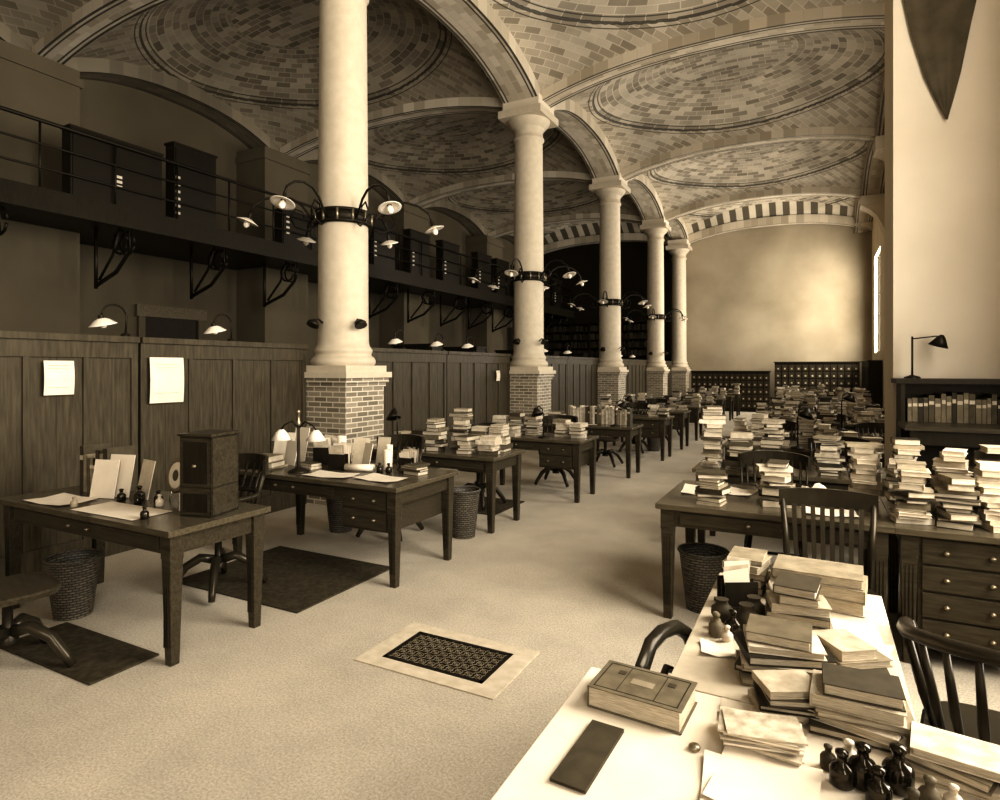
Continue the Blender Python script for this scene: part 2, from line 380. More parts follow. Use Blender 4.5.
def goose():
    b=B(); b.lathe([(.04,0),(.035,.02),(.012,.03)],'iron',n=14)
    pts=[(0,0,.02),(0,.01,.15)]+[(0,-.10+.11*math.cos(t),.17+.11*math.sin(t)) for t in [i*math.pi/8 for i in range(0,9)]]
    b.tube(pts,.009,'iron')
    o=b.T; b.T=Matrix.Translation((0,-.21,.15))@Matrix.Rotation(.25,4,'X')
    b.lathe([(.02,.03),(.028,-.01)],'iron',n=12); b.lathe([(.028,0),(.06,-.015),(.10,-.05),(.115,-.06),(.108,-.062),(.09,-.05),(.028,-.015)],'glass',n=20,cap=False)
    b.lathe([(.02,-.01),(.032,-.06),(.02,-.085)],'glass',n=12); b.T=o
    return b.mesh('gooseneck_lamp')
gm=goose()
for y in (3.33,4.45,7.5,8.6,9.6,13,14.5,19,20.5): place(gm,'gooseneck_lamp',(-5.56,y,1.936))
# ---------------------------------------------------------------- gallery on the left
b=B(); gx=-10.3
b.box(XL+.002,-5.19,4.08,gx,27.28,4.3,'darkwood'); b.box(gx-.02,-5.19,4.0,gx+.06,27.28,4.34,'darkwood')
y=-5
while y<27.2:
    b.tube([(gx,y,4.3),(gx,y,5.35)],.018,'iron',6); y+=1.1
for z in (4.65,5.0,5.35): b.tube([(gx,-5.19,z),(gx,27.28,z)],.018 if z<5.3 else .03,'iron',6)
y=-3
while y<27:
    b.tube([(gx,y,4.05),(gx-.05,y,3.6),(gx-.4,y,3.3),(gx-1.0,y,3.1)],.035,'iron',6); b.tube([(gx-1.0,y,3.05),(gx-1.0,y,4.1)],.035,'iron',6)
    for dd in (0,.12):
        b.tube([(gx-.28+.2*math.cos(t),y+dd,3.8+.2*math.sin(t)) for t in [q*.6 for q in range(11)]],.022,'iron',6)
    b.tube([(gx-.9,y,3.2),(gx-.5,y,3.6),(gx-.3,y,4.05)],.025,'iron',6); y+=1.85
b.obj('iron_gallery')
def gcab(y0,y1,z1,labels):
    b=B(); b.box(-.02,0,0,.22,y1-y0,z1,'darkwood'); b.box(.22,.03,.05,.235,y1-y0-.03,z1-.05,'iron')
    b.box(-.04,-.02,z1,.24,y1-y0+.02,z1+.04,'darkwood')
    for (u,v) in labels: b.box(.236,u,v,.241,u+.09,v+.045,'paper')
    b.obj('gallery_cabinet',(gx-.28,y0,4.302))
gcab(5.35,6.85,1.12,[(.7,.35),(.7,.43),(.7,.51)]); gcab(7.08,7.95,1.42,[(.02,.15+.13*i) for i in range(6)])
for y in (9.6,12.6,14.3,16,18.2,19.6,21.2,23.6,25): gcab(y,y+1.0,1.3 if y>10 else .8,[(.1,.3+.12*i) for i in range(4)])
b=B(); x=XL+.002; b.box(x,7.9,0,x+.08,8.04,2.75,'wall_left'); b.box(x,9.3,0,x+.08,9.44,2.75,'wall_left'); b.box(x,7.85,2.75,x+.1,9.5,3.0,'bk2'); b.box(x,8.04,0,x+.03,9.3,2.75,'darkwood'); b.obj('door_1')
def stackcase(x0,y0,x1,y1,h,name='bookcase',pal=('bk0','bk1','bk1','bk2','bk3')):
    b=B(); w=x1-x0; d=y1-y0
    b.box(0,d-.03,0,w,d,h,'darkwood'); n=max(1,round(w/.9))
    for i in range(n+1): xx=(w-.03)*i/n; b.box(xx,0,0,xx+.03,d,h,'darkwood')
    ns=max(1,round(h/.36))
    for j in range(ns+1):
        zz=(h-.03)*j/ns; b.box(0,0,zz,w,d,zz+.03,'darkwood')
    for j in range(ns):
        x=.04; z0=(h-.03)*j/ns+.03
        while x<w-.1:
            t=R.uniform(.03,.06); hh=R.uniform(.19,.27)
            if R.random()<.9 : b.box(x,.04,z0,x+t-.003,d-.05,z0+hh,R.choice(pal))
            x+=t
    b.obj(name,(x0,y0,0))
stackcase(-12.2,25.2,-6.2,25.7,3.6,pal=('bk0','bk0','bk1'))
def filing(x,y):
    b=B(); b.box(0,0,0,1.2,.5,2.2,'darkwood'); b.box(-.03,-.03,2.2,1.23,.53,2.25,'darkwood'); b.box(-.02,-.02,0,1.22,.52,.1,'darkwood')
    for i in range(3):
        for j in range(6): b.box(.04+i*.39,-.015,.15+j*.34,.38+i*.39,0,.46+j*.34,'darkwood'); b.box(.17+i*.39,-.02,.3+j*.34,.25+i*.39,-.015,.34+j*.34,'brass')
    b.obj('filing_cabinet',(x,y,0))
for y in (12.5,14.7,18.1,20.3,23.4): filing(-9.6,y)
def catalog(x0,x1,y,h,rows,cols):
    b=B(); w=x1-x0; b.box(0,.05,0,w,.5,h,'darkwood'); b.box(-.03,0,h,w+.03,.53,h+.04,'darkwood')
    for i in range(cols):
        for j in range(rows):
            xx=w*(i+.1)/cols; zz=h*(.1+.88*j/rows); b.box(xx,.03,zz,xx+w*.8/cols,.05,zz+h*.75/rows,'wood')
            b.box(xx+w*.3/cols,.022,zz+.05,xx+w*.55/cols,.03,zz+.05+.06,'bk4')
    b.obj('card_catalog',(x0,y,0))
catalog(-4.4,-1.6,24.6,1.5,5,14); catalog(-1.5,1.36,26.0,1.85,6,12)
stackcase(XR-.42,8.2,XR-.02,10.2,2.0)
b=B(); b.box(0,0,0,.38,3.2,1.85,'darkwood'); b.box(-.03,-.03,1.85,.38,3.23,1.9,'darkwood')
for i in range(16): b.box(-.015,.08+i*.19,.15,0,.2+i*.19,1.7,'darkwood')
b.obj('radiator_cover',(XR-.4,22.8,0))
# ---------------------------------------------------------------- floor register, mats
b=B(); b.box(-2.32,2.67,0,-1.43,2.77,.006,'paper2'); b.box(-2.32,3.14,0,-1.43,3.24,.006,'paper2'); b.box(-2.32,2.77,0,-2.2,3.14,.006,'paper2'); b.box(-1.55,2.77,0,-1.43,3.14,.006,'paper2'); b.obj('register_border',(0,0,.001))
b=B(); b.box(-2.2,2.77,.0,-1.55,3.14,.002,'ink')
b.box(-2.2,2.77,.002,-2.175,3.14,.008,'iron');b.box(-1.575,2.77,.002,-1.55,3.14,.008,'iron');b.box(-2.2,2.77,.002,-1.55,2.795,.008,'iron');b.box(-2.2,3.115,.002,-1.55,3.14,.008,'iron')
nx,ny=10,5; cw=.60/nx; ch=.32/ny
for i in range(nx):
    for j in range(ny):
        cx=-2.175+cw*(i+.5); cy=2.795+ch*(j+.5)
        b.tube([(cx+.021*math.cos(t),cy+.021*math.sin(t),.005) for t in [q*math.pi/6 for q in range(13)]],.0028,'gray',5)
        b.tube([(cx+.009*math.cos(t),cy+.009*math.sin(t),.005) for t in [q*math.pi/4 for q in range(9)]],.0025,'gray',5)
        for s1 in (-1,1):
            for s2 in (-1,1): b.tube([(cx+s1*.014,cy+s2*.014,.005),(cx+s1*cw/2,cy+s2*ch/2,.005)],.0026,'gray',5)
b.obj('floor_register_grate',(0,0,.001))
def mat_(x0,y0,x1,y1): simple('floor_mat',x0,y0,.001,x1,y1,.012,'mat',.003)
mat_(-4.4,3.0,-3.1,4.05); mat_(-4.3,1.82,-3.35,2.2); mat_(-4.3,6.0,-3.2,6.8)
# ---------------------------------------------------------------- desks
def desk(x0,x1,y0,y1,deep='R',h=.76,top='woodtop',name='writing_desk'):
    b=B(); w=x1-x0; d=y1-y0
    b.box(-.02,-.02,h-.035,w+.02,d+.02,h,top); b.box(.03,.03,h-.15,w-.03,d-.03,h-.035,'wood')
    for cx in (.05,w-.05):
        for cy in (.05,d-.05):
            b.taper(cx,cy,0,h-.15,.026,.04,'wood'); b.box(cx-.042,cy-.042,h-.17,cx+.042,cy+.042,h-.035,'wood')
            for q in (-.018,0,.018): b.box(cx+q-.003,cy-.040,.1,cx+q+.003,cy-.033,h-.2,'darkwood')
    def drawers(xa,xb,zb,n,ysurf,sg):
        for i in range(n):
            z0=zb+(h-.05-zb)*i/n+.01; z1=zb+(h-.05-zb)*(i+1)/n-.005
            ya,yb=(ysurf-.012,ysurf) if sg<0 else (ysurf,ysurf+.012)
            b.box(xa+.01,ya,z0,xb-.01,yb,z1,'wood')
            for kx in ((xa+xb)/2-.1,(xa+xb)/2+.1):
                b.lathe([(.006,0),(.016,.008),(.016,.016),(.006,.022)],'brass',c=(kx,ysurf+sg*.02,(z0+z1)/2-.01),n=10)
    if deep=='R':
        b.box(w-.55,.035,h-.36,w-.09,d-.035,h-.15,'wood'); drawers(w-.54,w-.1,h-.35,2,.03,-1)
    if deep=='P':
        b.box(w-.55,.035,.1,w-.09,d-.035,h-.15,'wood'); drawers(w-.54,w-.1,.12,4,.03,-1)
        b.box(.09,.035,.1,.55,d-.035,h-.15,'wood'); drawers(.1,.54,.12,4,.03,-1)
    if w>1.2 and deep!='P': drawers(.12,w-.62 if deep else w-.12,h-.14,1,.03,-1)
    return b.obj(name,(x0,y0,0),bevel=.004)
desk(-4.95,-3.14,2.12,2.78,deep='')
desk(-4.6,-2.78,3.66,4.5)
desk(-4.4,-2.85,5.32,6.0,deep='')
desk(-4.0,-2.57,7.02,7.7)
desk(-3.9,-2.47,8.95,9.6,deep='')
for y in (10.9,12.6,14.3,16.2,18.2,20.3,22.2): desk(-3.9,-2.4,y,y+.7)
desk(-.58,1.3,.75,1.72,deep='',top='paper',name='work_table')
desk(-.36,.20,1.765,2.78,deep='',top='paper2',name='work_table')
desk(-.93,.36,4.05,4.95,deep='')
desk(.40,1.62,4.05,4.95,deep='P')
RD=[(5.6,.5),(7.5,1.1),(9.3,1.3),(11.1,1.3),(13,1.3),(15,1.3),(17,1.3),(19,1.3),(21,1.3)]
for y,xe in RD: desk(-.97,xe,y,y+.75,deep='')
# ---------------------------------------------------------------- chairs
def seatpart(b,swivel,zs=.46):
    n=28
    def se(r): return [(math.copysign(abs(math.cos(a))**.6,math.cos(a))*r,math.copysign(abs(math.sin(a))**.6,math.sin(a))*r*.95) for a in [2*math.pi*i/n for i in range(n)]]
    o1=se(.225); o2=se(.235)
    vs=[(x,y,zs-.035) for x,y in o1]+[(x,y,zs-.01) for x,y in o2]+[(x,y,zs) for x,y in o1]
    fs=[tuple(range(n))[::-1],tuple(range(2*n,3*n))]
    for k in range(2):
        for i in range(n): fs.append((k*n+i,k*n+(i+1)%n,(k+1)*n+(i+1)%n,(k+1)*n+i))
    b.add(vs,fs,'chair' if not swivel else 'wood')
    if swivel:
        b.lathe([(.05,.16),(.05,.2),(.025,.22),(.025,.38),(.08,.43)],'iron',n=14)
        for i in range(4):
            a=math.pi/4+i*math.pi/2; c,s_=math.cos(a),math.sin(a)
            b.tube([(.03*c,.03*s_,.22),(.12*c,.12*s_,.24),(.22*c,.22*s_,.18),(.30*c,.30*s_,.07),(.33*c,.33*s_,.02)],[.035,.033,.03,.025,.022],'chair')
    else:
        for i in (-1,1):
            for j in (-1,1): b.tube([(i*.17,j*.16,zs-.02),(i*.2,j*.2,.22),(i*.22,j*.22,0)],[.018,.022,.014],'chair')
        b.tube([(-.2,-.2,.2),(-.2,.2,.2)],.012,'chair');b.tube([(.2,-.2,.2),(.2,.2,.2)],.012,'chair');b.tube([(-.2,0,.2),(.2,0,.2)],.012,'chair')
def chair_mesh(swivel):
    b=B(); zs=.46; seatpart(b,swivel)
    rail=[(.27*math.cos(t),.04+.23*math.sin(t),.69) for t in [math.pi*i/14 for i in range(15)]]
    rail=[(.27,-.2,.68),(.275,-.1,.69)]+rail+[(-.275,-.1,.69),(-.27,-.2,.68)]
    b.tube(rail,.02,'chair')
    for s_ in (-1,1):
        b.tube([(s_*.2,-.12,zs),(s_*.25,-.14,.58),(s_*.27,-.16,.68)],.014,'chair'); b.tube([(s_*.2,0,zs),(s_*.26,.02,.68)],.011,'chair')
    top=.93; m_=9
    for i in range(m_):
        t=math.radians(28+124*i/(m_-1)); x=math.cos(t)
        p0=(.2*x,.12+.09*math.sin(t),zs); p1=(.27*x,.05+.23*math.sin(t),.69); p2=(.28*x,.10+.24*math.sin(t),top-.04)
        b.tube([p0,p1,p2],.011,'chair',6)
    vs=[];fs=[]; K=12
    for i in range(K+1):
        t=math.radians(22+136*i/K); x=math.cos(t); y=math.sin(t); up=.03*math.sin(t)
        for dr in (0,.022):
            for z in (top-.10,top+up): vs.append(((.27+dr)*x,.10+(.24+dr)*y,z))
    for i in range(K):
        a=i*4; c=a+4
        fs+=[(a,a+1,c+1,c),(a+2,c+2,c+3,a+3),(a+1,a+3,c+3,c+1),(a,c,c+2,a+2)]
    fs+=[(0,2,3,1),(K*4,K*4+1,K*4+3,K*4+2)]
    b.add(vs,fs,'chair',False)
    return b.mesh('armchair')
def low_chair():
    b=B(); zs=.46; seatpart(b,False)
    rail=[(.28*math.cos(t),.0+.27*math.sin(t),.76+.06*max(0,math.sin(t))) for t in [math.pi*i/16 for i in range(17)]]
    rail=[(.27,-.2,.70),(.28,-.1,.74)]+rail+[(-.28,-.1,.74),(-.27,-.2,.70)]
    b.tube(rail,.024,'chair')
    for i in range(13):
        t=math.radians(-20+220*i/12); c,s_=math.cos(t),math.sin(t)
        s2=max(s_,-.3)
        b.tube([(.2*c,.19*s2,zs),(.235*c,.225*s2,.58),(.28*c,.27*s2,.76+.05*max(0,s_))],[.010,.016,.010],'chair',7)
    return b.mesh('captains_chair')
def slat_mesh(swivel):
    b=B(); seatpart(b,swivel)
    for s_ in (-1,1): b.tube([(s_*.2,.19,.44),(s_*.215,.23,.7),(s_*.235,.30,.93)],[.018,.018,.014],'chair')
    for i in range(8):
        x=-.155+.31*i/7
        o=[(x-.012,.20,.47),(x+.012,.20,.47),(x+.012,.21,.47),(x-.012,.21,.47)]
        t=[(x*1.1-.012,.275,.86),(x*1.1+.012,.275,.86),(x*1.1+.012,.285,.86),(x*1.1-.012,.285,.86)]
        b.add(o+t,[(0,3,2,1),(4,5,6,7),(0,1,5,4),(1,2,6,5),(2,3,7,6),(3,0,4,7)],'chair')
    K=10; vs=[];fs=[]
    for i in range(K+1):
        x=-.25+.5*i/K; y=.27+.03*(1-(x/.25)**2)
        for dy in (0,.022):
            for z in (.85,.945+.012*(1-(x/.25)**2)): vs.append((x,y+dy,z))
    for i in range(K):
        a=i*4; c=a+4; fs+=[(a,a+1,c+1,c),(a+2,c+2,c+3,a+3),(a+1,a+3,c+3,c+1),(a,c,c+2,a+2)]
    fs+=[(0,2,3,1),(K*4,K*4+1,K*4+3,K*4+2)]
    b.add(vs,fs,'chair'); b.box(-.2,.195,.46,.2,.215,.5,'chair')
    return b.mesh('slat_back_chair')
sw=chair_mesh(True); lg=chair_mesh(False); sl=slat_mesh(False); sls=slat_mesh(True)
place(sls,'swivel_chair',(-3.9,1.70,.0),math.pi-.2)
for (x,y,r) in ((-3.95,3.05,0),(-3.75,4.85,.15),(-3.6,6.35,-.1),(-3.3,8.05,.1),(-3.2,10.0,0),(-3.2,11.85,0),(-3.2,13.6,0),(-3.2,15.3,0)):
    place(sw,'swivel_armchair',(x,y,.012 if y in (3.05,6.35) else 0),r)
place(sl,'slat_back_chair',(.06,3.66,0),.05)
place(low_chair(),'captains_chair',(.54,2.46,0),math.pi-.15)
for (x,y,r) in ((-.30,5.22,.1),(.2,6.75,.1),(-.5,8.6,0),(.1,10.4,0),(.7,8.7,.2),(-.3,12.3,0)):
    place(lg,'wooden_armchair',(x,y,0),r)
b=B()
b.tube([(-.19,.16,.42),(-.19,.18,.64),(-.16,.20,.72),(-.09,.21,.765),(0,.215,.775),(.09,.21,.765),(.16,.20,.72),(.19,.18,.64),(.19,.16,.42)],.024,'chair')
b.tube([(-.11,.17,.45),(-.11,.19,.60),(0,.20,.66),(.11,.19,.60),(.11,.17,.45)],.013,'chair')
b.lathe([(.17,0),(.185,.015),(.17,.03)],'chair',c=(0,0,.43),n=28)
for i in (-1,1):
    for j in (-1,1): b.tube([(i*.12,j*.12,.43),(i*.16,j*.16,0)],.014,'chair')
b.obj('bentwood_chair',(-.25,1.99,0),math.pi/2-.25)
# ---------------------------------------------------------------- baskets
def basket():
    b=B(); b.lathe([(.11,0),(.155,.36),(.16,.38),(.165,.39),(.16,.40),(.15,.38),(.105,.02)],'wicker',n=28,cap=False)
    b.lathe([(.11,0),(.105,.02)],'wicker',n=28); b.tube([(.16*math.cos(t),.16*math.sin(t),.395) for t in [i*math.pi/12 for i in range(25)]],.012,'wicker',6)
    return b.mesh('wicker_wastebasket')
bm_=basket()
for (x,y,s) in ((-4.42,2.30,.97),(-3.08,5.14,1.15),(-4.3,4.75,1.1),(-.70,4.36,1.0),(-2.9,12.2,1)): place(bm_,'wicker_wastebasket',(x,y,0),scale=(1,1,s))
# ---------------------------------------------------------------- books
def bookmesh(b,w,d,t,mat):
    c=.003
    b.box(-w/2,-d/2,0,w/2,d/2,c,mat); b.box(-w/2,-d/2,t-c,w/2,d/2,t,mat); b.box(-w/2,-d/2,c,-w/2+c,d/2,t-c,mat)
    b.box(-w/2+c,-d/2+.005,c,w/2-.006,d/2-.005,t-c,'pages')
PAL={'mix':['bk0','bk1','bk1','bk2','bk3','bk4','bk5'],'light':['bk2','bk3','bk4','bk5','bk5','bk4','bk1'],'dark':['bk0','bk1','bk1','bk2','bk3']}
def stack(x,y,z,h,w=.18,d=.25,tone='mix',jit=.25,tm=.05):
    b=B(); zz=0; pal=PAL[tone]; k=0
    while zz<h:
        t=R.uniform(.014,tm); ww=w*R.uniform(.75,1.12); dd=d*R.uniform(.75,1.12)
        rot=R.uniform(-jit,jit)+R.choice([0,math.pi,math.pi/2,-math.pi/2,0,-math.pi/2,math.pi/2])
        b.T=Matrix.Translation((R.uniform(-.015,.015),R.uniform(-.015,.015),zz))@Matrix.Rotation(rot,4,'Z')
        bookmesh(b,ww,dd,t,R.choice(pal)); zz+=t+.0005
    return b.obj('book_stack',(x,y,z+.001))
def brow(x0,x1,y,z,hh=.22,tone='mix',d=.16):
    b=B(); p=0; pal=PAL[tone]
    while p<x1-x0:
        t=R.uniform(.02,.05); h=hh*R.uniform(.8,1.1); m_=R.choice(pal)
        b.box(p,0,0,p+.003,d,h,m_); b.box(p+t-.005,0,0,p+t-.002,d,h,m_); b.box(p,0,0,p+t-.002,.003,h,m_); b.box(p+.003,.003,.003,p+t-.005,d-.004,h-.005,'pages')
        if R.random()<.5: b.box(p+.001,-.001,h*.7,p+t-.003,0,h*.8,'paper2')
        p+=t
    return b.obj('book_row',(x0,y,z+.001))
Z=.76
def sheet(x,y,z,w,d,rot=0,mat='paper',name='paper_sheet',curl=.01):
    b=B(); n=6; vs=[];fs=[]
    for j in range(n+1):
        for i in range(n+1):
            u=i/n-.5; v=j/n-.5; vs.append((u*w,v*d,curl*abs(u*v)*4+.001))
    for j in range(n):
        for i in range(n): a=j*(n+1)+i; fs.append((a,a+1,a+n+2,a+n+1))
    b.add(vs,fs,mat,True); return b.obj(name,(x,y,z+.002),rot)
def leaning(x,y,z,w,h,rot,tilt=.2,mat='paper'):
    b=B(); b.T=Matrix.Rotation(-tilt,4,'X'); b.box(-w/2,0,0,w/2,.006,h,mat); return b.obj('paper_folder',(x,y,z+.003),rot)
def bottle(x,y,z,s=1,mat='ink',name='ink_bottle'):
    b=B(); b.lathe([(.025*s,0),(.03*s,.005*s),(.03*s,.045*s),(.024*s,.055*s),(.012*s,.062*s),(.012*s,.08*s),(.016*s,.082*s),(.016*s,.09*s),(.006*s,.095*s)],mat,n=20)
    return b.obj(name,(x,y,z+.001))
def rack(x,y,z,rot,s=1,n=5):
    b=B(); b.box(-.06*s,-.05*s,0,.06*s,.05*s,.012,'darkwood')
    for q in range(3): b.box(-.055*s,(-.04+q*.035)*s,.012,.055*s,(-.036+q*.035)*s,.09*s,'darkwood')
    for q in range(n):
        b.T=Matrix.Rotation(-.15+.06*q,4,'Y'); b.box(-.04*s,(-.03+q*.014)*s,.02,.045*s,(-.028+q*.014)*s,(.13+.01*(q%3))*s,R.choice(['paper','paper2','bk4']))
    b.obj('letter_rack',(x,y,z+.001),rot)
def scroll(x,y,z,l,r,rot,up=False):
    b=B()
    if up: b.lathe([(r,0),(r*1.05,l),(r*.8,l),(r*.8,l*.6)],'paper',n=16)
    else: b.tube([(-l/2,0,r),(l/2,0,r)],r,'paper',14)
    b.obj('paper_roll',(x,y,z+.003),rot)
# desk 1
sheet(-3.85,2.28,Z,.62,.26,.02,'paper','desk_blotter',0); sheet(-4.5,2.27,Z,.4,.26,.05)
b=B(); w,d,h=.22,.25,.48
b.box(0,0,0,w,d,.015,'wood'); b.box(0,0,h-.015,w,d,h,'wood'); b.box(w-.015,0,0,w,d,h,'wood'); b.box(0,d-.015,0,w,d,h,'wood'); b.box(.0,0,0,w,.015,h,'wood')
b.box(0,0,h*.35,w,d,h*.35+.012,'wood'); b.box(-.01,-.01,h,w+.01,d+.01,h+.015,'wood')
for zz in (.03,h*.35+.03): b.box(.025,-.004,zz,w-.025,0,zz+(.11 if zz<.1 else .25),'darkwood')
for i in range(5): b.box(-.03,.03+i*.04,.02,w-.03,.05+i*.04,.13+.01*i,R.choice(['paper','pages','bk3']))
b.box(-.005,.05,h*.35+.012,w-.05,.12,h*.35+.2,'bk2'); b.box(-.01,.14,h*.35+.012,w-.05,.16,h*.35+.18,'paper'); b.lathe([(.012,0),(.012,.012)],'brass',c=(.11,-.012,.3),n=12)
b.obj('pigeonhole_cabinet',(-3.40,2.36,Z+.001),.25,.002)
brow(-4.72,-4.42,2.50,Z,hh=.30,tone='dark',d=.2)
leaning(-4.28,2.5,Z,.2,.29,.25); leaning(-4.08,2.55,Z,.17,.26,-.15,mat='paper2'); leaning(-4.33,2.43,Z,.19,.26,.3,mat='paper')
for (x,y,s) in ((-4.12,2.44,.9),(-4.02,2.5,1.1),(-3.94,2.44,.8),(-3.85,2.52,.9),(-3.52,2.22,.8)): bottle(x,y,Z,s)
bottle(-3.76,2.47,Z,.8,'porc','glue_pot'); bottle(-4.22,2.2,Z,.7,'bk3','glue_pot')
b=B(); b.T=Matrix.Translation((0,0,.17))@Matrix.Rotation(math.pi/2-.15,4,'X')@Matrix.Diagonal((1,1.25,1,1)); b.lathe([(.085,-.006),(.095,0),(.085,.008)],'brass',n=28); b.lathe([(.07,.0085),(.069,.012)],'paper2',n=28); b.lathe([(.03,.0125),(.029,.014)],'bk1',n=20); b.T=Matrix.Identity(4); b.tube([(0,.01,.09),(0,.06,0)],.008,'brass'); b.tube([(-.05,0,.09),(-.05,-.02,0)],.006,'brass'); b.tube([(.05,0,.09),(.05,-.02,0)],.006,'brass')
b.obj('framed_oval_portrait',(-3.80,2.62,Z+.002))
b=B(); b.rbox(0,0,0,.13,.02,.30,.0,'paper'); b.obj('letter_card',(-3.62,2.70,Z+.001),.2)
# desk 2
for (x,y,w,h,r) in ((-4.48,4.15,.22,.28,.2),(-4.36,4.22,.2,.33,-.1),(-4.3,4.06,.18,.22,-.2),(-3.75,4.40,.16,.24,.3),(-3.58,4.26,.14,.22,-.4),(-3.52,4.42,.13,.26,.1)): leaning(x,y,Z,w,h,r,mat=R.choice(['paper','paper','paper2']))
rack(-4.08,4.30,Z,.4,1.7,7); rack(-3.74,4.12,Z,.2,1.5,6); rack(-3.18,4.36,Z,0,1.2,6)
for (x,y,l,r_) in ((-3.90,4.32,.26,.04),(-3.40,4.38,.2,.03),(-3.34,4.28,.17,.035)): scroll(x,y,Z,l,r_,0,True)
scroll(-3.5,4.1,Z,.26,.03,.3)
stack(-4.35,3.85,Z,.07,.2,.28,'light'); stack(-4.02,4.05,Z,.04,.14,.2,'light')
def dlamp(x,y,z,rot,dark=True,h=.42):
    b=B(); b.lathe([(.09,0),(.09,.012),(.04,.03),(.014,.05),(.012,h)],'iron',n=20)
    b.lathe([(.018,.0),(.022,.02),(.012,.04),(.012,.1),(.02,.11),(.008,.13)],'brass',c=(0,0,h),n=12)
    for s_ in (-1,1):
        b.tube([(0,0,h-.03),(s_*.06,0,h+.03),(s_*.13,0,h+.0),(s_*.16,0,h-.04)],.008,'iron',6)
        o=b.T; b.T=Matrix.Translation((s_*.16,0,h-.06)); b.lathe([(.02,.02),(.04,.0),(.085,-.07),(.08,-.07),(.035,-.005)],'iron' if dark else 'glass',n=20,cap=False); b.T=o
    b.obj('desk_lamp',(x,y,z+.001),rot)
dlamp(-3.95,3.84,Z,.3,False,.40)
def glamp(x,y,z,rot,h=.36):
    b=B(); b.lathe([(.075,0),(.075,.012),(.03,.025),(.01,.035)],'iron',n=20)
    b.tube([(0,0,.03),(0,0,h*.8),(.02,0,h),(.08,0,h+.04),(.13,0,h+.01)],.009,'iron')
    b.T=Matrix.Translation((.14,0,h-.0))@Matrix.Rotation(.4,4,'Y'); b.lathe([(.015,.02),(.03,.0),(.085,-.08),(.082,-.082),(.025,-.005)],'iron',n=20,cap=False)
    b.obj('gooseneck_desk_lamp',(x,y,z+.001),rot)
glamp(-4.12,5.45,Z,2.6,.40); glamp(-3.1,7.15,Z,2.8); glamp(-2.75,9.08,Z,.2); glamp(-3.2,11.05,Z,0)
sheet(-3.58,3.84,Z,.42,.24,.1); sheet(-3.12,3.90,Z,.4,.24,-.15); stack(-3.0,4.22,Z,.07,.14,.2,'light',tm=.03); bottle(-3.30,4.12,Z,.9); bottle(-3.22,4.14,Z,.9)
# desk 3
for (x,y,h,t) in ((-4.28,5.8,.12,'light'),(-4.05,5.82,.14,'light'),(-3.83,5.8,.10,'light'),(-3.66,5.52,.34,'dark'),(-3.50,5.80,.42,'dark'),(-3.26,5.80,.24,'light'),(-3.03,5.8,.28,'mix'),(-3.26,5.5,.14,'mix'),(-3.00,5.52,.18,'light'),(-3.86,5.48,.08,'light')): stack(x,y,Z,h,tone=t,w=.16,d=.21)
for (x,y,h,t) in ((-3.85,7.4,.24,'mix'),(-3.6,7.4,.28,'mix'),(-3.35,7.4,.22,'dark'),(-2.95,7.45,.2,'mix'),(-2.72,7.4,.14,'light'),(-3.55,7.15,.12,'light')): stack(x,y,Z,h,tone=t,w=.16,d=.21)
brow(-3.6,-2.62,9.3,Z,hh=.27,tone='light'); stack(-3.78,9.25,Z,.15)
sheet(-3.3,9.08,Z,.5,.12)
for y in (10.9,12.6,14.3,16.2,18.2,20.3,22.2):
    for x in (-3.6,-3.35,-2.95,-2.7,-2.5):
        if R.random()<.85: stack(x,y+.4,Z,R.uniform(.08,.4),tone=R.choice(['mix','light','dark']),w=.15,d=.2)
# ------- right near table (A)
b=B(); bookmesh(b,.245,.165,.055,'bk2')
for q in ((-.11,-.07,-.107,.07),(.107,-.07,.11,.07),(-.11,-.07,.11,-.067),(-.11,.067,.11,.07),(-.05,-.07,-.048,.07),(.048,-.07,.05,.07)): b.box(q[0],q[1],.055,q[2],q[3],.0558,'bk0')
b.box(-.03,-.015,.055,.03,.015,.0562,'bk3'); b.box(-.075,.02,.055,-.055,.04,.0562,'bk1'); b.box(.06,.02,.055,.08,.04,.0562,'bk1')
b.obj('bound_volume',(-.41,1.60,Z+.002),-.06,.0012)
b=B(); bookmesh(b,.082,.25,.008,'bk1'); b.obj('thin_notebook',(-.465,1.335,Z+.002),-.04)
b=B(); b.lathe([(.012,0),(.014,.006),(.011,.01),(.004,.012)],'brass',n=18); b.obj('ink_well_lid',(-.255,1.47,Z+.002))
for i,(x,y,r,m_) in enumerate(((-.12,1.36,.1,'paper'),(-.10,1.40,-.1,'paper'),(-.15,1.67,.1,'paper2'))): sheet(x,y,Z+.002*i+.002,.2 if i<2 else .14,.22 if i<2 else .08,r,m_)
b=B()
for i in range(9): b.rbox(R.uniform(-.012,.012),R.uniform(-.008,.008),i*.005,.17,.11,.0042,R.uniform(-.2,.2),'pages' if i%3 else 'paper')
b.obj('paper_pile',(-.12,1.56,Z+.008),.05)
for (x,y,s,m_) in ((.045,1.49,.8,'ink'),(.085,1.51,.95,'ink'),(.11,1.46,.8,'ink'),(.06,1.555,.7,'porc'),(.20,1.49,.7,'bk2'),(.24,1.50,.6,'porc'),(.215,1.43,.6,'ink'),(.165,1.43,.7,'bk1'),(.27,1.44,.7,'bk3'),(.02,1.54,.55,'bk1')): bottle(x,y,Z,s,m_)
bottle(.15,1.53,Z,1.0,'ink','ink_jar')
def stk(x,y,z,lst,rot=0):
    b=B(); zz=0
    for (w,d,t,m_,dr,dx) in lst:
        b.T=Matrix.Translation((dx,0,zz))@Matrix.Rotation(rot+dr,4,'Z'); bookmesh(b,w,d,t,m_); zz+=t+.0005
    b.obj('book_stack',(x,y,z+.002),0,.0008)
